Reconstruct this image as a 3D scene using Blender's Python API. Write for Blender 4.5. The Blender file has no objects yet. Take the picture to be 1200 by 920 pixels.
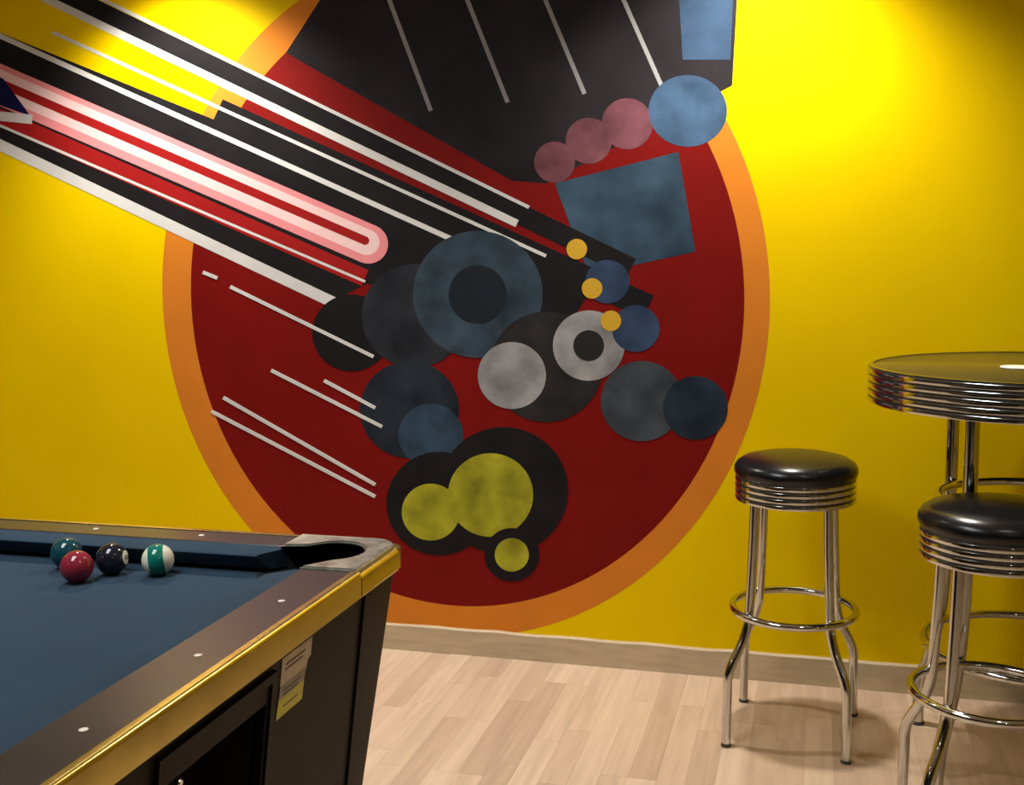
import bpy, bmesh, math, random
from mathutils import Vector, Matrix
random.seed(7)
PI = math.pi
scene = bpy.context.scene
COL = scene.collection

# ------------------------------------------------------------------ camera
F_PX, PITCH, ROLL, YAW = 1267.4, math.radians(7.107), math.radians(-0.938), math.radians(15.741)
CAM_H, CAM_D = 1.318, 3.322
fw = Vector((-math.sin(YAW)*math.cos(PITCH), math.cos(YAW)*math.cos(PITCH), -math.sin(PITCH)))
rt = fw.cross(Vector((0, 0, 1))).normalized()
up = rt.cross(fw)
RT = math.cos(ROLL)*rt + math.sin(ROLL)*up
UP = -math.sin(ROLL)*rt + math.cos(ROLL)*up
CAM = Vector((0, -CAM_D, CAM_H))
cd = bpy.data.cameras.new('camera')
cd.sensor_fit = 'HORIZONTAL'; cd.sensor_width = 36.0; cd.lens = F_PX/1200*36.0
cam = bpy.data.objects.new('camera', cd); COL.objects.link(cam)
cam.matrix_world = Matrix(((RT.x, UP.x, -fw.x, CAM.x), (RT.y, UP.y, -fw.y, CAM.y), (RT.z, UP.z, -fw.z, CAM.z), (0, 0, 0, 1)))
scene.camera = cam

# ------------------------------------------------------------------ world, exposure, lights
w = bpy.data.worlds.new('world'); scene.world = w; w.use_nodes = True
w.node_tree.nodes['Background'].inputs[0].default_value = (0.9, 0.95, 1, 1)
w.node_tree.nodes['Background'].inputs[1].default_value = 0.05
vs = scene.view_settings
vs.view_transform = 'Standard'; vs.look = 'None'; vs.gamma = 1.0; vs.exposure = 0.0
vs.use_curve_mapping = False
CEIL = 2.50
# recessed downlights: (x, y, watts, cone degrees); LED panels: (x, y, size x, size y, watts)
DOWNLIGHTS = [(-2.05, -0.36, 140, 116), (-0.18, -0.36, 140, 116), (1.95, -0.38, 8, 120), (-4.6, -0.38, 60, 120),
              (0.55, -2.3, 14, 140), (-3.9, -2.6, 40, 140), (1.2, -4.4, 30, 150), (-3.0, -4.6, 30, 150)]
PANELS = [(-1.45, -2.35, 0.6, 1.2, 34, 180, 'long white light panel on the ceiling above the pool table')]

# ------------------------------------------------------------------ helpers
def ray(u, v):
    return fw + RT*((u-600)/F_PX) - UP*((v-460)/F_PX)
def on_wall(u, v, y=0.0):
    d = ray(u, v); t = (y - CAM.y)/d.y
    return CAM + d*t

def link(o, parent=None):
    COL.objects.link(o)
    if parent is not None: o.parent = parent
    return o
def tag(o, label=None, cat=None, group=None, kind=None):
    if label: o['label'] = label
    if cat: o['category'] = cat
    if group: o['group'] = group
    if kind: o['kind'] = kind
    return o
def thing(name, label, cat, loc=(0, 0, 0), rz=0, group=None):
    o = bpy.data.objects.new(name, None); o.location = loc; o.rotation_euler = (0, 0, rz)
    o.empty_display_size = 0.05
    link(o); return tag(o, label, cat, group)
def obj(name, bm, mat, parent=None, smooth=True, ang=35, recalc=True):
    if recalc: bmesh.ops.recalc_face_normals(bm, faces=bm.faces)
    me = bpy.data.meshes.new(name); bm.to_mesh(me); bm.free()
    if smooth:
        for p in me.polygons: p.use_smooth = True
        me.set_sharp_from_angle(angle=math.radians(ang))
    me.materials.append(mat)
    return link(bpy.data.objects.new(name, me), parent)
def box(bm, x0, x1, y0, y1, z0, z1, bev=0.0, seg=2):
    r = bmesh.ops.create_cube(bm, size=1.0)
    for v in r['verts']:
        v.co = Vector((x0+(v.co.x+.5)*(x1-x0), y0+(v.co.y+.5)*(y1-y0), z0+(v.co.z+.5)*(z1-z0)))
    if bev > 0:
        es = list({e for v in r['verts'] for e in v.link_edges})
        bmesh.ops.bevel(bm, geom=es, offset=bev, segments=seg, affect='EDGES', profile=0.5)
    return bm
def nbox(*a, **k):
    return box(bmesh.new(), *a, **k)
def lathe(bm, prof, seg=64, cx=0, cy=0, capb=True, capt=True):
    rings = []
    for r, z in prof:
        if r < 1e-6: rings.append([bm.verts.new((cx, cy, z))])
        else: rings.append([bm.verts.new((cx+r*math.cos(2*PI*k/seg), cy+r*math.sin(2*PI*k/seg), z)) for k in range(seg)])
    for a, b in zip(rings, rings[1:]):
        for k in range(seg):
            k2 = (k+1) % seg
            if len(a) == 1 and len(b) == 1: continue
            if len(a) == 1: bm.faces.new((a[0], b[k], b[k2]))
            elif len(b) == 1: bm.faces.new((a[k], a[k2], b[0]))
            else: bm.faces.new((a[k], a[k2], b[k2], b[k]))
    if capb and len(rings[0]) > 1: bm.faces.new(rings[0][::-1])
    if capt and len(rings[-1]) > 1: bm.faces.new(rings[-1])
    return bm
def spline(pts, n=8):
    P = [Vector(p) for p in pts]; P = [2*P[0]-P[1]] + P + [2*P[-1]-P[-2]]; out = []
    for i in range(1, len(P)-2):
        for k in range(n):
            t = k/n; a, b, c, d = P[i-1], P[i], P[i+1], P[i+2]
            out.append(0.5*((2*b)+(c-a)*t+(2*a-5*b+4*c-d)*t*t+(3*b-a-3*c+d)*t**3))
    out.append(P[-2]); return out
def tube(bm, pts, r, seg=16, caps=True):
    pts = [Vector(p) for p in pts]; rings = []; n0 = None
    for i, p in enumerate(pts):
        t = (pts[min(i+1, len(pts)-1)]-pts[max(i-1, 0)]).normalized()
        if n0 is None:
            n0 = t.orthogonal().normalized()
        n0 = (n0 - t*n0.dot(t)).normalized(); b = t.cross(n0)
        rings.append([bm.verts.new(p + r*(math.cos(2*PI*k/seg)*n0+math.sin(2*PI*k/seg)*b)) for k in range(seg)])
    for a, b in zip(rings, rings[1:]):
        for k in range(seg): bm.faces.new((a[k], a[(k+1) % seg], b[(k+1) % seg], b[k]))
    if caps: bm.faces.new(rings[0][::-1]); bm.faces.new(rings[-1])
    return bm
def torus(bm, R, r, z=0, cx=0, cy=0, seg=72, ms=14):
    rings = []
    for i in range(seg):
        a = 2*PI*i/seg
        rings.append([bm.verts.new((cx+(R+r*math.cos(2*PI*k/ms))*math.cos(a), cy+(R+r*math.cos(2*PI*k/ms))*math.sin(a), z+r*math.sin(2*PI*k/ms))) for k in range(ms)])
    for i in range(seg):
        a, b = rings[i], rings[(i+1) % seg]
        for k in range(ms): bm.faces.new((a[k], b[k], b[(k+1) % ms], a[(k+1) % ms]))
    return bm
def prism(bm, poly, z0, z1):
    lo = [bm.verts.new((x, y, z0)) for x, y in poly]; hi = [bm.verts.new((x, y, z1)) for x, y in poly]
    n = len(poly)
    for i in range(n): bm.faces.new((lo[i], lo[(i+1) % n], hi[(i+1) % n], hi[i]))
    f1 = bm.faces.new(lo[::-1]); f2 = bm.faces.new(hi)
    bmesh.ops.triangulate(bm, faces=[f1, f2])
    return bm
def sweep_x(bm, prof, x0, x1, cut0=0.0, cut1=0.0):
    """closed (y, z) profile swept along x; cut0/cut1 slant the ends by y"""
    y_ref = max(p[0] for p in prof)
    a = [bm.verts.new((x0+cut0*(y_ref-y), y, z)) for y, z in prof]
    b = [bm.verts.new((x1-cut1*(y_ref-y), y, z)) for y, z in prof]
    n = len(prof)
    for i in range(n): bm.faces.new((a[i], a[(i+1) % n], b[(i+1) % n], b[i]))
    f1 = bm.faces.new(a[::-1]); f2 = bm.faces.new(b)
    bmesh.ops.triangulate(bm, faces=[f1, f2])
    return bm
def copy_tree(o, parent=None):
    c = o.copy(); link(c, parent)
    for ch in list(o.children): copy_tree(ch, c)
    return c

# ------------------------------------------------------------------ materials
def material(name, col, rough=0.5, metal=0.0, spec=0.5, coat=0.0, noise=0.0, nscale=20.0, bump=0.0, bscale=200.0, rvar=0.0, stretch=(1, 1, 1), sheen=0.0):
    m = bpy.data.materials.new(name); m.use_nodes = True; nt = m.node_tree; N = nt.nodes; L = nt.links
    b = N['Principled BSDF']
    b.inputs['Base Color'].default_value = (*col, 1); b.inputs['Roughness'].default_value = rough
    b.inputs['Metallic'].default_value = metal; b.inputs['Specular IOR Level'].default_value = spec
    b.inputs['Coat Weight'].default_value = coat; b.inputs['Sheen Weight'].default_value = sheen
    if noise or bump or rvar:
        tc = N.new('ShaderNodeTexCoord'); mp = N.new('ShaderNodeMapping'); mp.inputs['Scale'].default_value = stretch
        L.new(tc.outputs['Object'], mp.inputs[0])
        n = N.new('ShaderNodeTexNoise'); n.inputs['Scale'].default_value = nscale; n.inputs['Detail'].default_value = 5
        L.new(mp.outputs[0], n.inputs['Vector'])
        if noise:
            r = N.new('ShaderNodeValToRGB'); r.color_ramp.elements[0].position = .3; r.color_ramp.elements[1].position = .7
            r.color_ramp.elements[0].color = (*[max(0, c*(1-noise)) for c in col], 1)
            r.color_ramp.elements[1].color = (*[min(1, c*(1+noise)) for c in col], 1)
            L.new(n.outputs['Fac'], r.inputs[0]); L.new(r.outputs[0], b.inputs['Base Color'])
        if rvar:
            mr = N.new('ShaderNodeMapRange'); mr.inputs['To Min'].default_value = max(0.02, rough-rvar); mr.inputs['To Max'].default_value = rough+rvar
            L.new(n.outputs['Fac'], mr.inputs['Value']); L.new(mr.outputs[0], b.inputs['Roughness'])
        if bump:
            n2 = N.new('ShaderNodeTexNoise'); n2.inputs['Scale'].default_value = bscale; n2.inputs['Detail'].default_value = 3
            L.new(mp.outputs[0], n2.inputs['Vector'])
            bp = N.new('ShaderNodeBump'); bp.inputs['Strength'].default_value = bump; bp.inputs['Distance'].default_value = 0.002
            L.new(n2.outputs['Fac'], bp.inputs['Height']); L.new(bp.outputs[0], b.inputs['Normal'])
    return m
M = {}
M['yellow'] = material('yellow_wall_paint', (0.80, 0.555, 0.0), 0.5, spec=0.05, noise=0.03, nscale=3, bump=0.25, bscale=60)
M['white_paint'] = material('pale_room_paint', (0.55, 0.53, 0.50), 0.6, noise=0.04, nscale=2)
M['dark_paint'] = material('charcoal_room_paint', (0.045, 0.045, 0.05), 0.6, noise=0.06, nscale=2)
M['ceiling'] = material('ceiling_paint', (0.72, 0.70, 0.66), 0.8, noise=0.03, nscale=4)
M['base'] = material('baseboard_beige', (0.50, 0.40, 0.26), 0.5, noise=0.12, nscale=9, stretch=(1, 6, 6))
M['chrome'] = material('chrome', (0.64, 0.65, 0.62), 0.09, 1.0, rvar=0.03, noise=0.02, nscale=30)
M['groove'] = material('black_groove_band', (0.05, 0.05, 0.048), 0.25, noise=0.1)
M['vinyl'] = material('black_vinyl', (0.007, 0.007, 0.008), 0.24, spec=0.45, noise=0.1, nscale=40, bump=0.08, bscale=400)
M['rubber'] = material('grey_rubber', (0.06, 0.06, 0.06), 0.7, noise=0.1)
M['tabletop'] = material('glossy_dark_laminate', (0.030, 0.027, 0.018), 0.14, spec=0.5, noise=0.1, nscale=15)
M['tabletop'].node_tree.nodes['Principled BSDF'].inputs['IOR'].default_value = 1.42
M['brass'] = material('brushed_brass', (0.70, 0.56, 0.17), 0.25, 1.0, noise=0.10, nscale=18, rvar=0.06)
M['rail'] = material('dark_rail_laminate', (0.034, 0.030, 0.029), 0.24, spec=0.5, noise=0.12, nscale=8, rvar=0.05)
M['casting'] = material('brushed_aluminium', (0.52, 0.52, 0.47), 0.38, 1.0, noise=0.22, nscale=40, rvar=0.12)
M['cloth'] = material('navy_billiard_cloth', (0.017, 0.040, 0.068), 0.95, spec=0.12, noise=0.10, nscale=6, bump=0.15, bscale=900, sheen=0.08)
M['cabinet'] = material('dark_cabinet_laminate', (0.012, 0.0095, 0.0065), 0.5, spec=0.10, noise=0.25, nscale=6, rvar=0.08)
M['black'] = material('matt_black', (0.006, 0.006, 0.006), 0.6, noise=0.2)
M['blackframe'] = material('black_plastic_frame', (0.008, 0.0075, 0.007), 0.5, spec=0.12, noise=0.15)
M['sight'] = material('pearl_sight', (0.72, 0.66, 0.58), 0.2, noise=0.08)
M['coaster'] = material('white_card', (0.80, 0.74, 0.66), 0.6, noise=0.04)
M['stick_white'] = material('sticker_white', (0.50, 0.43, 0.34), 0.5, noise=0.12, nscale=60)
M['stick_grey'] = material('sticker_grey', (0.24, 0.22, 0.19), 0.5, noise=0.15, nscale=60)
M['stick_yellow'] = material('sticker_yellow', (0.52, 0.48, 0.035), 0.5, noise=0.12, nscale=60)
M['ink'] = material('sticker_ink', (0.12, 0.09, 0.07), 0.6, noise=0.1)
M['ball_red'] = material('maroon_phenolic', (0.24, 0.018, 0.035), 0.07, noise=0.05)
M['ball_teal'] = material('teal_phenolic', (0.006, 0.055, 0.070), 0.07, noise=0.05)
M['ball_black'] = material('black_phenolic', (0.010, 0.012, 0.020), 0.07, noise=0.05)
M['ball_white'] = material('ivory_phenolic', (0.72, 0.70, 0.56), 0.07, noise=0.03)
M['ball_green'] = material('green_phenolic', (0.004, 0.16, 0.12), 0.07, noise=0.05)

def wood_material(name, per_object=True):
    m = bpy.data.materials.new(name); m.use_nodes = True; nt = m.node_tree; N = nt.nodes; L = nt.links
    b = N['Principled BSDF']; b.inputs['Roughness'].default_value = 0.36
    tc = N.new('ShaderNodeTexCoord'); mp = N.new('ShaderNodeMapping'); mp.inputs['Scale'].default_value = (26, 1.6, 1)
    L.new(tc.outputs['Object'], mp.inputs[0])
    oi = N.new('ShaderNodeObjectInfo')
    if per_object:
        va = N.new('ShaderNodeVectorMath'); va.operation = 'SCALE'; va.inputs[0].default_value = (37, 91, 13)
        L.new(oi.outputs['Random'], va.inputs['Scale'])
        ad = N.new('ShaderNodeVectorMath'); L.new(mp.outputs[0], ad.inputs[0]); L.new(va.outputs[0], ad.inputs[1]); vec = ad.outputs[0]
        tone = oi.outputs['Random']
    else:
        vec = mp.outputs[0]
        bk = N.new('ShaderNodeTexBrick'); bk.inputs['Scale'].default_value = 1.0
        bk.inputs['Brick Width'].default_value = 0.46; bk.inputs['Row Height'].default_value = 0.072; bk.inputs['Mortar Size'].default_value = 0.0008
        bk.inputs['Color1'].default_value = (0, 0, 0, 1); bk.inputs['Color2'].default_value = (1, 1, 1, 1)
        m2 = N.new('ShaderNodeMapping'); m2.inputs['Rotation'].default_value = (0, 0, PI/2); L.new(tc.outputs['Object'], m2.inputs[0])
        L.new(m2.outputs[0], bk.inputs['Vector']); tone = bk.outputs['Color']
    n = N.new('ShaderNodeTexNoise'); n.inputs['Scale'].default_value = 1.5; n.inputs['Detail'].default_value = 6; n.inputs['Distortion'].default_value = 0.6
    L.new(vec, n.inputs['Vector'])
    r = N.new('ShaderNodeValToRGB'); e = r.color_ramp.elements
    e[0].position = 0.0; e[0].color = (0.49, 0.35, 0.25, 1); e[1].position = 1.0; e[1].color = (0.64, 0.49, 0.36, 1)
    x = r.color_ramp.elements.new(0.5); x.color = (0.585, 0.435, 0.315, 1)
    L.new(tone, r.inputs[0])
    g = N.new('ShaderNodeValToRGB'); g.color_ramp.elements[0].position = 0.33; g.color_ramp.elements[0].color = (0.86, 0.84, 0.82, 1)
    g.color_ramp.elements[1].position = 0.66; g.color_ramp.elements[1].color = (1.05, 1.04, 1.03, 1)
    L.new(n.outputs['Fac'], g.inputs[0])
    mx = N.new('ShaderNodeMix'); mx.data_type = 'RGBA'; mx.blend_type = 'MULTIPLY'; mx.inputs['Factor'].default_value = 1.0
    L.new(r.outputs[0], mx.inputs['A']); L.new(g.outputs[0], mx.inputs['B']); L.new(mx.outputs['Result'], b.inputs['Base Color'])
    return m
M['plank'] = wood_material('beech_plank', True)
M['floor'] = wood_material('beech_floor', False)

# ------------------------------------------------------------------ room shell
X0, X1, Y0 = -5.2, 3.2, -6.4
def struct(name, bm, mat, parent=None):
    o = obj(name, bm, mat, parent, smooth=False)
    if parent is None: o['kind'] = 'structure'
    return o
floor = struct('floor', nbox(X0, X1, Y0, 0.0, -0.12, -0.0012), M['floor'])
ceiling = struct('ceiling', nbox(X0, X1, Y0, 0.0, CEIL, CEIL+0.1), M['ceiling'])
wall_back = struct('wall_back', nbox(X0-.1, X1+.1, 0.0, 0.12, -0.12, CEIL+0.1), M['yellow'])
wall_left = struct('wall_left', nbox(X0-.1, X0, Y0, 0.0, -0.12, CEIL+0.1), M['dark_paint'])
wall_right = struct('wall_right', nbox(X1, X1+.1, Y0, 0.0, -0.12, CEIL+0.1), M['yellow'])
wall_front = struct('wall_front', nbox(X0-.1, X1+.1, Y0-.1, Y0, -0.12, CEIL+0.1), M['dark_paint'])
# baseboard with a slightly uneven painted top edge
bm = bmesh.new(); n = 120; prev = None
for i in range(n+1):
    x = X0 + (X1-X0)*i/n; h = 0.088 + 0.0016*math.sin(i*1.7)+random.uniform(-.0012, .0012)
    cur = [bm.verts.new((x, y, z)) for y, z in ((0, 0), (-.014, 0), (-.014, h-.004), (-.010, h), (0, h))]
    if prev:
        for k in range(5): bm.faces.new((prev[k], prev[(k+1) % 5], cur[(k+1) % 5], cur[k]))
    else: bm.faces.new(cur)
    prev = cur
bm.faces.new(prev[::-1])
struct('baseboard_back', bm, M['base'])

# floor planks: strips running towards the painted wall
pm = {}
def plank_mesh(Ln):
    key = round(Ln, 2)
    if key not in pm:
        b = bmesh.new(); g = 0.0002
        box(b, -0.036+g, 0.036-g, -key/2+g, key/2-g, -0.0011, 0.0)
        bmesh.ops.recalc_face_normals(b, faces=b.faces)
        me = bpy.data.meshes.new('plank'); b.to_mesh(me); b.free(); me.materials.append(M['plank']); pm[key] = me
    return pm[key]
npl = 0
lengths = [0.32, 0.40, 0.48, 0.56, 0.64]
for i in range(32):
    x = -1.16 + 0.072*(i+.5); y = -0.014 - (0.0 if i % 3 else 0.0)
    first = True
    while y > -2.35:
        Ln = random.choice(lengths)
        if first: Ln = random.choice([0.16, 0.24, 0.32, 0.40, 0.48]); first = False
        o = bpy.data.objects.new('plank', plank_mesh(Ln)); o.location = (x, y-Ln/2, 0); link(o, floor); npl += 1
        y -= Ln

# ------------------------------------------------------------------ the mural: plain abstract shapes in the photo's colours
mural = thing('wall_mural', 'large painted wall mural with a red disc, orange rim and dark diagonal bands', 'mural', (-1.16, 0, 0.0))
paints = {}
def paint(col, noise=0.08, nscale=5):
    k = tuple(col)
    if k not in paints: paints[k] = material('mural_paint', col, 0.5, spec=0.08, noise=noise, nscale=nscale, bump=0.2, bscale=60)
    return paints[k]
layer = [0]
def flat(name, pts_w, col, **k):
    """pts_w: (x, z) outline on the wall"""
    layer[0] += 1; y = -0.0003 - 0.00004*layer[0]
    bm = bmesh.new()
    f = bm.faces.new([bm.verts.new((x+1.16, y, z)) for x, z in pts_w])
    ext = bmesh.ops.extrude_face_region(bm, geom=[f])
    for v in ext['geom']:
        if isinstance(v, bmesh.types.BMVert): v.co.y = -0.0002
    bmesh.ops.triangulate(bm, faces=[q for q in bm.faces if len(q.verts) > 4])
    return obj(name, bm, paint(col, **k), mural, smooth=False)
def px(pts): return [(q.x, q.z) for q in (on_wall(u, v) for u, v in pts)]
def ell(u, v, a, b, rot=0, n=48):
    c, s = math.cos(math.radians(rot)), math.sin(math.radians(rot))
    return px([(u+a*math.cos(t)*c-b*math.sin(t)*s, v+a*math.cos(t)*s+b*math.sin(t)*c) for t in (2*PI*k/n for k in range(n))])
def bar(u0, v0, u1, v1, wd, wd1=None, rnd=False):
    if u0 == -40: v0 -= 190*(v1-v0)/(u1-u0); u0 = -230      # the bands run on past the frame
    d = Vector((u1-u0, v1-v0)).normalized(); nrm = Vector((-d.y, d.x)); h0 = wd/2; h1 = (wd if wd1 is None else wd1)/2
    a, b = Vector((u0, v0)), Vector((u1, v1))
    pts = [a+nrm*h0, a-nrm*h0]
    if rnd: pts += [b + h1*(-nrm*math.cos(t)+d*math.sin(t)) for t in (PI*k/12 for k in range(13))]
    else: pts += [b-nrm*h1, b+nrm*h1]
    return px([(p.x, p.y) for p in pts])
def oval(cx, cz, rx, rz, n=128):
    return [(cx+rx*math.cos(2*PI*k/n), cz+rz*math.sin(2*PI*k/n)) for k in range(n)]
ORANGE, RED, BLACK, WHITE = (0.64, 0.205, 0.022), (0.175, 0.006, 0.005), (0.012, 0.011, 0.012), (0.60, 0.60, 0.59)
STEEL, BLUE, NAVY, CHAR, GREY, PINK = (0.10, 0.14, 0.18), (0.05, 0.13, 0.26), (0.012, 0.022, 0.05), (0.019, 0.016, 0.019), (0.30, 0.30, 0.31), (0.72, 0.25, 0.27)
flat('orange_rim', oval(-1.166, 1.168, 1.034, 1.108), ORANGE, noise=0.05)
flat('red_disc', oval(-1.147, 1.172, 0.940, 1.008), RED, noise=0.08)
# a dark field at the top, plain diagonal bars, then a loose scatter of circles
flat('dark_field', px([(335, 62), (420, -70), (868, -70), (858, 100), (640, 215), (600, 212)]), CHAR, noise=0.5, nscale=3)
for k in range(4): flat('grey_stripe', bar(430+90*k, -70, 505+90*k, 130-10*k, 5), GREY)
flat('blue_block', px([(792, -70), (862, -70), (856, 70), (800, 70)]), (0.032, 0.06, 0.11), noise=0.4)
for u, v, r in ((650, 190, 24), (690, 165, 27), (735, 145, 30)): flat('rose_circle', ell(u, v, r, r), (0.15, 0.055, 0.07), noise=0.4, nscale=9)
flat('blue_circle', ell(806, 130, 46, 42), (0.05, 0.095, 0.17), noise=0.45, nscale=7)
flat('steel_panel', px([(650, 215), (795, 178), (815, 295), (690, 322)]), (0.032, 0.060, 0.095), noise=0.5, nscale=6)
flat('black_band', px([(-230, -55), (300, 160), (700, 330), (640, 420), (430, 332), (396, 350), (-230, 57)]), BLACK, noise=0.2)
flat('black_stripe', bar(25, -30, 740, 314, 24), BLACK, noise=0.2)
flat('black_stripe', bar(255, 130, 760, 360, 30), BLACK, noise=0.2)
flat('white_stripe', bar(60, -30, 620, 243, 4), WHITE); flat('white_stripe', bar(0, -27, 606, 262, 9), WHITE)
flat('white_stripe', bar(62, 38, 640, 300, 4), WHITE); flat('white_stripe', bar(-40, 24, 540, 285, 6), WHITE)
flat('white_stripe', bar(-40, 151, 392, 355, 13), WHITE)
flat('red_bar', bar(-40, 120, 428, 326, 20), (0.30, 0.012, 0.012)); flat('white_stripe', bar(-40, 130, 428, 330, 3), WHITE)
flat('pink_bar', bar(-40, 82, 432, 286, 46, rnd=True), PINK); flat('pale_bar', bar(-40, 80, 430, 284, 30, rnd=True), (0.80, 0.55, 0.55))
flat('red_stripe', bar(-40, 80, 428, 282, 10, rnd=True), (0.30, 0.012, 0.012))
flat('navy_triangle', px([(-230, 0), (4, 92), (36, 136), (-230, 42)]), (0.008, 0.008, 0.06)); flat('white_stripe', bar(-39, 132, 38, 140, 11), WHITE)
for u, v, r, col in ((412, 390, 46, BLACK), (486, 370, 62, (0.02, 0.022, 0.028)), (480, 480, 58, (0.017, 0.023, 0.033)), (560, 345, 76, (0.030, 0.048, 0.068)),
                     (640, 430, 66, (0.02, 0.019, 0.02)), (600, 440, 40, (0.25, 0.25, 0.26)), (690, 405, 42, (0.27, 0.27, 0.28)), (752, 470, 48, (0.048, 0.058, 0.072)),
                     (815, 478, 38, (0.018, 0.03, 0.048)), (505, 510, 38, (0.03, 0.055, 0.09)), (745, 385, 28, (0.03, 0.05, 0.10)), (712, 330, 26, (0.03, 0.05, 0.10)),
                     (590, 575, 76, BLACK), (515, 590, 62, BLACK), (575, 580, 50, (0.30, 0.29, 0.02)), (505, 600, 34, (0.30, 0.29, 0.02)), (600, 650, 32, BLACK), (600, 650, 20, (0.30, 0.29, 0.02))):
    flat('painted_circle', ell(u, v, r, r*0.98), col, noise=0.45, nscale=8)
flat('painted_circle', ell(560, 345, 34, 34), (0.013, 0.018, 0.025)); flat('grey_circle', ell(690, 405, 18, 18), (0.02, 0.02, 0.02))
for u, v in ((676, 292), (694, 338), (716, 376)): flat('ochre_circle', ell(u, v, 12, 12), (0.55, 0.33, 0.03))
for a in ((238, 319, 255, 326), (270, 336, 438, 418), (318, 434, 448, 500), (380, 446, 440, 478), (248, 482, 440, 582), (262, 466, 440, 568)):
    flat('white_stripe', bar(*a, 4), WHITE)

# ------------------------------------------------------------------ pool table
TX, TY = -0.728, -1.495          # outer far-right corner of the rails
TL, TW = 1.266, 2.206            # width along x, length along y (towards the camera)
RZ, BZ = 0.800, 0.758            # rail top, bed
RW = 0.106                       # rail laminate width
CS = 0.205                       # casting arm length
pool = thing('pool_table', 'coin pool table with navy cloth, dark rails and brass edge trim', 'pool table', (TX-TL/2, TY-TW/2, 0))
hx, hy = TL/2, TW/2              # local: centre at origin
cw = 0.057                       # cushion width
RWE, CWE = 0.080, 0.050          # rail and cushion width of the end rails
# bed and cloth
obj('cloth_bed', nbox(-hx+RW+cw-.018, hx-RW-cw+.018, -hy+RWE+CWE-.018, hy-RWE-CWE+.018, BZ-0.03, BZ), M['cloth'], pool, smooth=False)
# rails: laminate board, brass trim, cushion; built along local x at the far side then rotated
def rail_set(a, c, off, rot, sights, ea, ec, RW=RW, cw=cw):
    """straight rail from a to c, off = distance of outer face from centre, ea / ec = cushion overhang at each end"""
    R = Matrix.Rotation(rot, 4, 'Z')
    y1 = off; y0 = off-RW; rz = RZ
    b = bmesh.new(); sweep_x(b, [(y0, rz-.045), (y1-.008, rz-.045), (y1-.008, rz-.004), (y1-.013, rz), (y0+.002, rz), (y0, rz-.002)], a, c)
    b.transform(R); rail = obj('rail', b, M['rail'], pool)
    b = bmesh.new(); prof = [(y1-.010, rz-.046), (y1, rz-.046), (y1+.003, rz-.043), *[(y1-.004+.007*math.cos(t), rz-.0055+.007*math.sin(t)) for t in (PI/2*k/8 for k in range(9))], (y1-.013, rz+.0012), (y1-.013, rz-.003)]
    sweep_x(b, prof, a, c); b.transform(R); obj('brass_trim', b, M['brass'], pool)
    b = bmesh.new(); prof = [(y0, rz-.036), (y0, rz-.0015), (y0-.012, rz-.003), (y0-cw+.004, rz-.005), (y0-cw, rz-.008), (y0-cw+.002, rz-.012), (y0-cw+.022, rz-.036)]
    sweep_x(b, prof, a-ea, c+ec, 0.8, 0.8)
    b.transform(R); obj('cushion', b, M['cloth'], pool)
    for q in sights:
        b = bmesh.new(); lathe(b, [(0.0055, rz-.001), (0.0055, rz+.0006), (0.0042, rz+.001)], 16, q, (y0+y1)/2-.002)
        b.transform(R); obj('sight', b, M['sight'], rail)
SP = 0.235; SG = 0.085                               # sight spacing, half gap at the side pockets
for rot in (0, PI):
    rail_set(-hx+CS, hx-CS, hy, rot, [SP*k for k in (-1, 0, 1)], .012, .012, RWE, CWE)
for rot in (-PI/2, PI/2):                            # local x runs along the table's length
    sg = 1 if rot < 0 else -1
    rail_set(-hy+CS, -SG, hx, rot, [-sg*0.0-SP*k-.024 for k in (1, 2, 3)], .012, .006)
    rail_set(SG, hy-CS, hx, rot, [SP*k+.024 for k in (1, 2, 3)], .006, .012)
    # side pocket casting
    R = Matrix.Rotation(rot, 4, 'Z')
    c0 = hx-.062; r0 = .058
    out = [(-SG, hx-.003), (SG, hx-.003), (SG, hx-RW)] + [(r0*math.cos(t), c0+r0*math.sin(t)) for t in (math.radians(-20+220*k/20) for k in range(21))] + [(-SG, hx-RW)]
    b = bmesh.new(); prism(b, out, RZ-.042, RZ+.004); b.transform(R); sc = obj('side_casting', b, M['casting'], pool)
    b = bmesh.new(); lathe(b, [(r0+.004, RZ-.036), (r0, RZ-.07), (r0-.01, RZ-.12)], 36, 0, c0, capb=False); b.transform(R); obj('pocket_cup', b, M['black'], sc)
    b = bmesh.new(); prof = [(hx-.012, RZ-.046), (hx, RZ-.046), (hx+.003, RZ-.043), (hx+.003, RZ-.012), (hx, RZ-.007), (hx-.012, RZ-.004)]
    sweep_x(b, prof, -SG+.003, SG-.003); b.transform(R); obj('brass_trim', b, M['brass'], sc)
    b = bmesh.new(); box(b, -SG+.01, SG-.01, hx-RW-cw, hx-RW+.02, BZ-.03, BZ-.001); b.transform(R); obj('throat_shade_plate', b, M['black'], sc, smooth=False)  # black plate, the dark of the pocket throat put into its colour
# cabinet: tapered body, corner posts, legs
def frustum(bm, x0, x1, y0, y1, z0, z1, inset):
    lo = [bm.verts.new((x, y, z0)) for x, y in ((x0+inset, y0+inset), (x1-inset, y0+inset), (x1-inset, y1-inset), (x0+inset, y1-inset))]
    hi = [bm.verts.new((x, y, z1)) for x, y in ((x0, y0), (x1, y0), (x1, y1), (x0, y1))]
    for i in range(4): bm.faces.new((lo[i], lo[(i+1) % 4], hi[(i+1) % 4], hi[i]))
    bm.faces.new(lo[::-1]); bm.faces.new(hi); return bm
CZ0, CZ1 = 0.26, RZ-0.046
TAPER = 0.135                                         # metres inward per metre down
def inset(z): return (CZ1-z)*TAPER + 0.012
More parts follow.
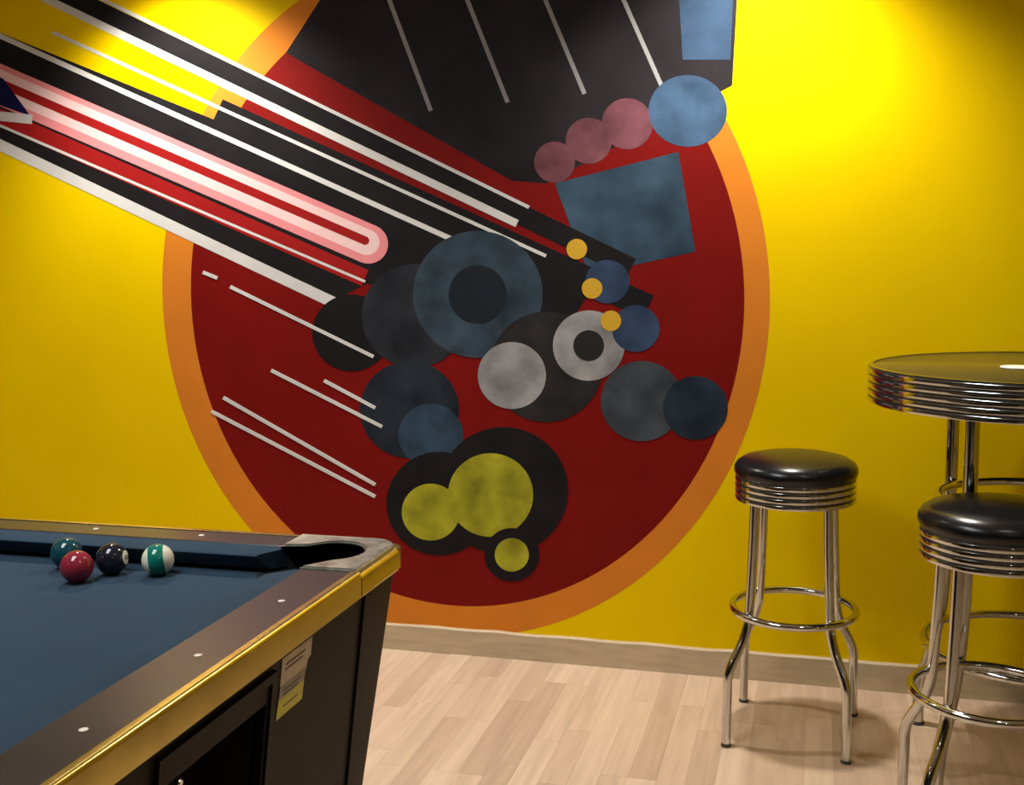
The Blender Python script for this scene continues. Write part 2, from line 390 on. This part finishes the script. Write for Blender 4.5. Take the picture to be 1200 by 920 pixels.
# side panels stop at the posts; the end panel with the ball window is built with a real opening
PO = 0.165                                           # post width
def panel(y_a, y_b, z_a, z_b, th, name, mat, parent, R, off=hx, ex=0.0):
    """slab on the sloped end face, local end at +x, coordinates along y and z"""
    b = bmesh.new(); P = []
    for d in (0, th):
        P.append([b.verts.new((off-inset(z)+ex-d, y, z)) for y, z in ((y_a, z_a), (y_b, z_a), (y_b, z_b), (y_a, z_b))])
    o, i = P
    b.faces.new(o); b.faces.new(i[::-1])
    for k in range(4): b.faces.new((o[k], o[(k+1) % 4], i[(k+1) % 4], i[k]))
    b.transform(R); return obj(name, b, mat, parent, smooth=False)
I4 = Matrix.Identity(4)
# opening in the end panel (y measured from the table centre, towards +y = painted wall)
WY0, WY1, WZ0, WZ1 = -2.257-(TY-hy), -1.987-(TY-hy), 0.42, 0.722
for (a, c, z0, z1) in ((-hy+PO, WY0, CZ0, CZ1), (WY1, hy-PO, CZ0, CZ1), (WY0, WY1, WZ1, CZ1), (WY0, WY1, CZ0, WZ0)):
    panel(a, c, z0, z1, 0.02, 'end_panel', M['cabinet'], pool, I4)
panel(-hy+PO, hy-PO, CZ0, CZ1, 0.02, 'end_panel', M['cabinet'], pool, Matrix.Rotation(PI, 4, 'Z'))
for s in (PI/2, -PI/2):
    panel(-hx+PO, hx-PO, CZ0, CZ1, 0.02, 'side_panel', M['cabinet'], pool, Matrix.Rotation(s, 4, 'Z'), off=hy)
b = bmesh.new(); frustum(b, -hx+.16, hx-.16, -hy+.16, hy-.16, CZ0-.01, CZ0+.012, 0); obj('cabinet_floor', b, M['black'], pool, smooth=False)
# ball window: frame, dark box and a small lock
def wframe(y0, y1, z0, z1, wd, ex, th):
    fr = []
    for (a, c, p, q) in ((y0, y1, z1-wd, z1), (y0, y1, z0, z0+wd), (y0, y0+wd, z0+wd, z1-wd), (y1-wd, y1, z0+wd, z1-wd)):
        fr.append((a, c, p, q))
    b = bmesh.new()
    for (a, c, p, q) in fr:
        P = []
        for d in (0, th): P.append([b.verts.new((hx-inset(z)+ex-d, y, z)) for y, z in ((a, p), (c, p), (c, q), (a, q))])
        o, i = P; b.faces.new(o); b.faces.new(i[::-1])
        for k in range(4): b.faces.new((o[k], o[(k+1) % 4], i[(k+1) % 4], i[k]))
    return b
win = obj('ball_window', wframe(WY0-.012, WY1+.012, WZ0-.012, WZ1+.012, 0.014, 0.007, 0.012), M['blackframe'], pool, smooth=False)
b = bmesh.new()
for (a, c, p, q) in ((WY0, WY1, WZ1-.030, WZ1+.002), (WY0, WY1, WZ0-.002, WZ0+.02), (WY0-.002, WY0+.016, WZ0+.02, WZ1-.030), (WY1-.010, WY1+.002, WZ0+.02, WZ1-.030)):
    P = [[b.verts.new((hx-inset(z)+.003-d, y, z)) for y, z in ((a, p), (c, p), (c, q), (a, q))] for d in (0, .012)]
    o, i = P; b.faces.new(o); b.faces.new(i[::-1])
    for k in range(4): b.faces.new((o[k], o[(k+1) % 4], i[(k+1) % 4], i[k]))
obj('inner_frame', b, M['blackframe'], win, smooth=False)
b = bmesh.new(); xo = hx-inset(WZ1)-.13
box(b, xo-.02, xo, WY0, WY1, WZ0, WZ1)
for (a, c, p, q) in ((WY0-.012, WY0, WZ0, WZ1), (WY1, WY1+.012, WZ0, WZ1), (WY0, WY1, WZ0-.01, WZ0), (WY0, WY1, WZ1, WZ1+.01)):
    vs8 = [b.verts.new((x, y, z)) for z in (p, q) for x, y in ((xo-.02, a), (hx-inset(z)-.012, a), (hx-inset(z)-.012, c), (xo-.02, c))]
    for f in ((3, 2, 1, 0), (4, 5, 6, 7), (0, 1, 5, 4), (1, 2, 6, 5), (2, 3, 7, 6), (3, 0, 4, 7)): b.faces.new([vs8[k] for k in f])
obj('window_recess', b, M['black'], win, smooth=False)
b = bmesh.new(); lathe(b, [(0.005, 0), (0.005, .005), (0.0035, .007), (0, .007)], 20)
b.transform(Matrix.Translation((hx-inset(.678)-.004, WY0+.046, .678)) @ Matrix.Rotation(PI/2, 4, 'Y')); obj('lock_knob', b, M['chrome'], win)
# sticker on the end panel
def decal(corners, name, mat, parent, ex):
    b = bmesh.new(); P = [[b.verts.new((hx-inset(z)+e, y, z)) for y, z in corners] for e in (0.0002, ex)]
    n = len(corners); b.faces.new(P[0][::-1]); b.faces.new(P[1])
    for k in range(n): b.faces.new((P[0][k], P[0][(k+1) % n], P[1][(k+1) % n], P[1][k]))
    return obj(name, b, mat, parent, smooth=False)
def yl(y): return y - (TY-hy)
s0, s1 = yl(-1.952), yl(-1.850)
s1 = s0 + 0.098
zt = CZ1-.012
st = decal([(s0, zt-.050), (s1-.014, zt-.050), (s1-.010, zt-.034), (s1, zt-.030), (s1, zt), (s0, zt)], 'sticker', M['stick_white'], pool, 0.0010)
decal([(s0-.002, zt-.064), (s1-.018, zt-.064), (s1-.015, zt-.044), (s0, zt-.044)], 'grey_text_block', M['stick_grey'], st, 0.0014)
decal([(s0-.006, zt-.094), (s1-.020, zt-.094), (s1-.018, zt-.064), (s0-.002, zt-.064)], 'yellow_block', M['stick_yellow'], st, 0.0014)
for zz, a, c in ((-.012, .012, .075), (-.020, .012, .068), (-.052, .010, .066), (-.059, .010, .060), (-.078, .014, .060)):
    decal([(s0+a, zt+zz-.0025), (s0+c, zt+zz-.0025), (s0+c, zt+zz), (s0+a, zt+zz)], 'printed_line', M['ink'], st, 0.0018)
# corners
def corner(sx, sy):
    S = Matrix.Scale(sx, 4, (1, 0, 0)) @ Matrix.Scale(sy, 4, (0, 1, 0))
    flip = sx*sy < 0
    T = Matrix.Translation((sx*hx, sy*hy, 0)) @ S       # local corner frame: outer corner at 0, table towards -x -y
    def put(b, name, mat, parent, **k):
        b.transform(T)
        return obj(name, b, mat, parent, **k)
    # casting outline
    c = -0.100; r = 0.062; rc = 0.05
    out = [(-CS, -0.003)] + [(-rc+rc*math.sin(t)-.003, -rc+rc*math.cos(t)-.003) for t in (PI/2*k/8 for k in range(9))] + [(-0.003, -CS), (-RW-.004, -CS)]
    a0 = math.radians(-62); a1 = math.radians(152)
    arc = [(c+r*math.cos(t), c+r*math.sin(t)) for t in (a0+(a1-a0)*k/22 for k in range(23))]
    out += arc + [(-CS, -RWE-.004)]
    lin = [(-RW-.004, -CS)] + arc + [(-CS, -RWE-.004)]
    lb = bmesh.new(); prism(lb, lin + [(x-.0022, y-.0022) for x, y in lin[::-1]], RZ-.044, RZ+.0005)
    b = bmesh.new(); prism(b, out, RZ-.042, RZ+.004)
    bmesh.ops.bevel(b, geom=[e for e in b.edges if all(v.co.z > RZ for v in e.verts) and len(e.link_faces) == 2 and e.calc_face_angle(0) > .8], offset=0.003, segments=2, affect='EDGES')
    cast = put(b, 'pocket_casting', M['casting'], pool)
    put(lb, 'pocket_liner', M['black'], cast, smooth=False)
    # brass corner trim pieces on both outer faces
    for k in (0, 1):
        prof = [(-.012, RZ-.046), (0, RZ-.046), (.003, RZ-.042), (.003, RZ-.012), (0, RZ-.007), (-.006, RZ-.004), (-.012, RZ-.008)]
        b = bmesh.new(); sweep_x(b, prof, -CS+.004, -.030)
        if k: b.transform(Matrix(((0, 1, 0, 0), (1, 0, 0, 0), (0, 0, 1, 0), (0, 0, 0, 1))))
        put(b, 'brass_corner_trim', M['brass'], cast)
    b = bmesh.new(); pts = [(-.030, .003), (-.012, -.002), (-.002, -.012), (.003, -.030), (-.012, -.030), (-.030, -.012)]
    prism(b, pts, RZ-.046, RZ-.006); put(b, 'brass_corner_cap', M['brass'], cast)
    # pocket liner (open cup)
    b = bmesh.new(); seg = 40
    rings = [[b.verts.new((c+rr*math.cos(2*PI*k/seg), c+rr*math.sin(2*PI*k/seg), z)) for k in range(seg)] for rr, z in ((r+.004, RZ-.036), (r+.001, RZ-.06), (r-.01, RZ-.12), (r-.014, RZ-.13))]
    for p, q in zip(rings, rings[1:]):
        for k in range(seg): b.faces.new((p[k], p[(k+1) % seg], q[(k+1) % seg], q[k]))
    b.faces.new(rings[-1]); put(b, 'pocket_cup', M['black'], cast)
    # black plate closing the pocket throat: shade on the cloth there, painted as colour
    b = bmesh.new(); prism(b, [(-CS-.006, -RWE), (-RW+.01, -RWE), (-RW+.01, -CS-.006), (-RW-cw, -CS-.030), (-CS-.030, -RWE-CWE)], BZ-.03, BZ+.0006); put(b, 'throat_shade_plate', M['black'], cast, smooth=False)
    # tapered corner post with recessed seams
    b = bmesh.new()
    def post_ring(z, g=0.004, rad=0.03):
        i = inset(z)-.004
        base = [(-PO, 0)] + [(-rad+rad*math.sin(t), -rad+rad*math.cos(t)) for t in (PI/2*k/6 for k in range(7))] + [(0, -PO), (-.026, -PO), (-.026, -.026), (-PO, -.026)]
        return [b.verts.new((x-i if x > -PO+1e-6 else x+g*0+0.004, y-i if y > -PO+1e-6 else y+0.004, z)) for x, y in base]
    ra, rb = post_ring(CZ1), post_ring(CZ0-.02)
    n = len(ra)
    for k in range(n): b.faces.new((ra[k], ra[(k+1) % n], rb[(k+1) % n], rb[k]))
    b.faces.new(ra); b.faces.new(rb[::-1]); put(b, 'corner_post', M['cabinet'], pool)
    # leg
    b = bmesh.new(); li = inset(CZ0)
    lo = [(-li-.05, -li-.05), (-li-.13, -li-.05), (-li-.13, -li-.13), (-li-.05, -li-.13)]; hi2 = [(-li-.02, -li-.02), (-li-.16, -li-.02), (-li-.16, -li-.16), (-li-.02, -li-.16)]
    L0 = [b.verts.new((*p, 0.03)) for p in lo]; L1 = [b.verts.new((*p, CZ0-.005)) for p in hi2]
    for k in range(4): b.faces.new((L0[k], L0[(k+1) % 4], L1[(k+1) % 4], L1[k]))
    b.faces.new(L0[::-1]); b.faces.new(L1); leg = put(b, 'leg', M['cabinet'], pool, smooth=False)
    b = bmesh.new(); lathe(b, [(0.035, 0), (0.038, .012), (0.018, .02), (0.018, .04)], 24, -li-.09, -li-.09); put(b, 'levelling_foot', M['chrome'], leg)
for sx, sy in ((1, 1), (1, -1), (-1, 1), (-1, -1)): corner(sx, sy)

# ------------------------------------------------------------------ billiard balls
BR = 0.0286
def on_z(u, v, z):
    d = ray(u, v); return CAM + d*((z-CAM.z)/d.z)
def ball(name, label, u, v, mat, euler=(0, 0, 0), loc=None):
    p = on_z(u, v, BZ+BR) if loc is None else Vector(loc)
    b = bmesh.new(); bmesh.ops.create_uvsphere(b, u_segments=40, v_segments=24, radius=BR)
    o = obj(name, b, mat, None, ang=180); o.location = (p.x, p.y, BZ+BR); o.rotation_euler = euler
    return tag(o, label, 'ball', 'billiard balls along the end cushion')
ball('billiard_ball', 'glossy maroon billiard ball in front of the teal one', 90, 664, M['ball_red'])
ball('billiard_ball', 'dark teal billiard ball half hidden behind the maroon one', 78, 648, M['ball_teal'])
bk = ball('billiard_ball', 'black billiard ball with a white number spot, between maroon and striped balls', 131, 655, M['ball_black'])
def cap(o, d, ang, mat, name, lift=0.0002):
    d = Vector(d).normalized(); q = Vector((0, 0, 1)).rotation_difference(d).to_matrix().to_4x4()
    b = bmesh.new(); n = 5; prof = [((BR+lift)*math.sin(ang*k/n), (BR+lift)*math.cos(ang*k/n)) for k in range(n, -1, -1)]
    lathe(b, prof, 24, capb=False); b.transform(q); return obj(name, b, mat, o, ang=180)
cap(bk, (0.98, 0.22, 0.12), math.radians(26), M['ball_white'], 'number_spot')
q = Vector((0, 0, 1)).rotation_difference(Vector((0.98, 0.22, 0.12)).normalized()).to_matrix().to_4x4()
b = bmesh.new()
for off, rr in ((0.0030, .0026), (-0.0030, .0031)):
    torus(b, rr, .0008, BR-.0001, 0, off, 20, 8)
b.transform(q); obj('numeral_eight', b, M['ball_black'], bk)
# striped ball: white sphere, green band
ws = ball('billiard_ball', 'green and white striped billiard ball on the navy cloth', 185, 656, M['ball_white'])
b = bmesh.new(); n = 16; prof = []
for k in range(n+1):
    t = -0.48+0.96*k/n; prof.append(((BR+.0002)*math.cos(t), (BR+.0002)*math.sin(t)))
lathe(b, prof, 48, capb=False, capt=False)
d = Vector((0.90, 0.45, 0.10)).normalized()
b.transform(Vector((0, 0, 1)).rotation_difference(d).to_matrix().to_4x4())
obj('green_stripe', b, M['ball_green'], ws, ang=180)

# ------------------------------------------------------------------ bar stools
SR = 0.160
def ribbed(bm, R, z0, z1, n, depth, seg=72):
    """chrome band with n ridges"""
    prof = [(R-.012, z0)]; h = (z1-z0)/n
    for k in range(n):
        zb = z0+k*h
        prof += [(R-depth, zb+.0003), (R-.0006, zb+h*.06), (R, zb+h*.14), (R, zb+h*.62), (R-.0006, zb+h*.70), (R-depth, zb+h*.74), (R-depth, zb+h*.98)]
    prof += [(R-.004, z1), (R-.014, z1)]
    return lathe(bm, prof, seg, capb=False, capt=False)
def make_stool():
    t = thing('bar_stool', 'x', 'stool')
    b = bmesh.new()
    prof = [(0.0, .718), (SR-.010, .718), (SR-.001, .725), (SR+.003, .736), (SR+.002, .748), (SR-.006, .760), (SR-.022, .770), (SR-.055, .778), (SR-.10, .782), (0, .7835)]
    lathe(b, prof, 72); obj('seat_cushion', b, M['vinyl'], t, ang=180)
    b = bmesh.new(); ribbed(b, SR, .658, .724, 4, .0035); ring = obj('seat_band', b, M['chrome'], t, ang=40)
    b = bmesh.new()
    for k in range(4):
        zb = .658+k*.0165; lathe(b, [(SR-.0030, zb+.0165*.75), (SR-.0030, zb+.0165*.96)], 72, capb=False, capt=False)
    obj('band_groove', b, M['groove'], ring)
    b = bmesh.new(); lathe(b, [(0, .664), (SR-.013, .664), (SR-.013, .718), (0, .718)], 48); obj('seat_plate', b, M['black'], t)
    for sx in (-1, 1):
        for sy in (-1, 1):
            P = [(.094, .672), (.097, .55), (.101, .44), (.104, .375), (.108, .325), (.122, .275), (.143, .225), (.152, .190), (.153, .15), (.154, .08), (.155, .006)]
            b = bmesh.new(); tube(b, spline([(sx*h, sy*h, z) for h, z in P], 5), .0125, 18)
            leg = obj('leg', b, M['chrome'], t, ang=50)
            b = bmesh.new(); lathe(b, [(.0128, 0), (.0136, .002), (.0134, .009), (.012, .010)], 20, sx*.155, sy*.155); obj('foot_cap', b, M['rubber'], leg)
    b = bmesh.new(); torus(b, .1645, .0105, .352); obj('foot_ring', b, M['chrome'], t)
    return t
s1 = make_stool(); s1.location = (-0.045, -0.352, 0); s1.rotation_euler = (0, 0, math.radians(-5))
s1['label'] = 'chrome bar stool with round black seat standing clear against the yellow wall'
s1['group'] = 'chrome bar stools'
s2 = copy_tree(s1); s2.location = (0.385, -0.850, 0); s2.rotation_euler = (0, 0, math.radians(4))
s2['label'] = 'chrome bar stool with round black seat pulled up in front of the round table'

# ------------------------------------------------------------------ round bar table
TR, TZ = 0.408, 1.036
tb = thing('bar_table', 'round chrome-rimmed bar table with a glossy dark top beside the stools', 'table', (0.535, -0.465, 0))
b = bmesh.new(); lathe(b, [(TR-.03, TZ-.02), (TR-.006, TZ-.02), (TR-.006, TZ-.002), (TR-.009, TZ), (0, TZ)], 128); obj('table_top', b, M['tabletop'], tb, ang=50)
b = bmesh.new(); ribbed(b, TR, TZ-.088, TZ+.001, 5, .004, 128); rim = obj('table_rim', b, M['chrome'], tb, ang=40)
b = bmesh.new()
for k in range(5):
    zb = TZ-.088+k*.0178; lathe(b, [(TR-.0035, zb+.0178*.75), (TR-.0035, zb+.0178*.96)], 128, capb=False, capt=False)
obj('rim_groove', b, M['groove'], rim)
b = bmesh.new(); lathe(b, [(0, TZ-.04), (TR-.02, TZ-.04), (TR-.02, TZ-.021), (0, TZ-.021)], 96); obj('underside_board', b, M['black'], tb)
for sx in (-1, 1):
    for sy in (-1, 1):
        P = [(.180, TZ-.04), (.180, .85), (.181, .70), (.184, .55), (.189, .42), (.197, .33), (.215, .22), (.230, .15), (.238, .08), (.240, .006)]
        b = bmesh.new(); tube(b, spline([(sx*h, sy*h, z) for h, z in P], 5), .0165, 18); leg = obj('leg', b, M['chrome'], tb, ang=50)
        b = bmesh.new(); lathe(b, [(.017, 0), (.018, .002), (.0175, .010), (.016, .012)], 20, sx*.240, sy*.240); obj('foot_cap', b, M['rubber'], leg)
b = bmesh.new(); torus(b, .230, .011, .705); obj('upper_ring', b, M['chrome'], tb)
b = bmesh.new(); torus(b, .252, .011, .330); obj('foot_ring', b, M['chrome'], tb)
# small white coaster on the table top
p = on_z(1194, 431, TZ)
b = bmesh.new(); lathe(b, [(.040, 0), (.042, .0008), (.042, .002), (.041, .0026), (0, .0026)], 40)
o = obj('drink_coaster', b, M['coaster'], None, ang=50); o.location = (p.x, p.y, TZ+.0002)
tag(o, 'small white round coaster lying on the glossy bar table', 'coaster')

# ------------------------------------------------------------------ ceiling downlights (above the frame)
em = bpy.data.materials.new('lamp_diffuser'); em.use_nodes = True
pb = em.node_tree.nodes['Principled BSDF']; pb.inputs['Base Color'].default_value = (.9, .9, .88, 1)
pb.inputs['Emission Color'].default_value = (1, .95, .86, 1); pb.inputs['Emission Strength'].default_value = 14
for i, (x, y, wt, cone) in enumerate(DOWNLIGHTS):
    t = thing('ceiling_downlight', 'round recessed downlight set in the pale ceiling', 'light', (x, y, CEIL), 0, 'recessed ceiling downlights')
    b = bmesh.new(); lathe(b, [(.062, 0), (.062, -.004), (.078, -.008), (.090, -.004), (.090, 0)], 40, capb=False, capt=False); obj('trim_ring', b, M['chrome'], t)
    b = bmesh.new(); lathe(b, [(.062, -.0035), (0, -.0035)], 40, capb=False, capt=False); obj('diffuser', b, em, t)
    ld = bpy.data.lights.new('downlight', 'SPOT'); ld.energy = wt; ld.color = (1.0, 0.94, 0.84); ld.spot_size = math.radians(cone); ld.spot_blend = 0.75; ld.shadow_soft_size = 0.05
    lo = bpy.data.objects.new('downlight_lamp', ld); lo.location = (0, 0, -.03); link(lo, t)
    
for (x, y, sx, sy, wt, spread, label) in PANELS:
    t = thing('ceiling_panel_light', label, 'light', (x, y, CEIL))
    b = bmesh.new()
    for (a, c, p, q) in ((-sx/2-.02, sx/2+.02, sy/2, sy/2+.02), (-sx/2-.02, sx/2+.02, -sy/2-.02, -sy/2), (-sx/2-.02, -sx/2, -sy/2, sy/2), (sx/2, sx/2+.02, -sy/2, sy/2)): box(b, a, c, p, q, -.03, 0)
    obj('frame', b, M['coaster'], t, smooth=False)
    obj('diffuser', nbox(-sx/2, sx/2, -sy/2, sy/2, -.012, -.002), M['coaster'], t, smooth=False)
    ld = bpy.data.lights.new('panel', 'AREA'); ld.shape = 'RECTANGLE'; ld.size = sx; ld.size_y = sy; ld.energy = wt; ld.spread = math.radians(spread); ld.color = (0.90, 0.95, 1.0)
    lo = bpy.data.objects.new('panel_lamp', ld); lo.location = (0, 0, -.016); link(lo, t)
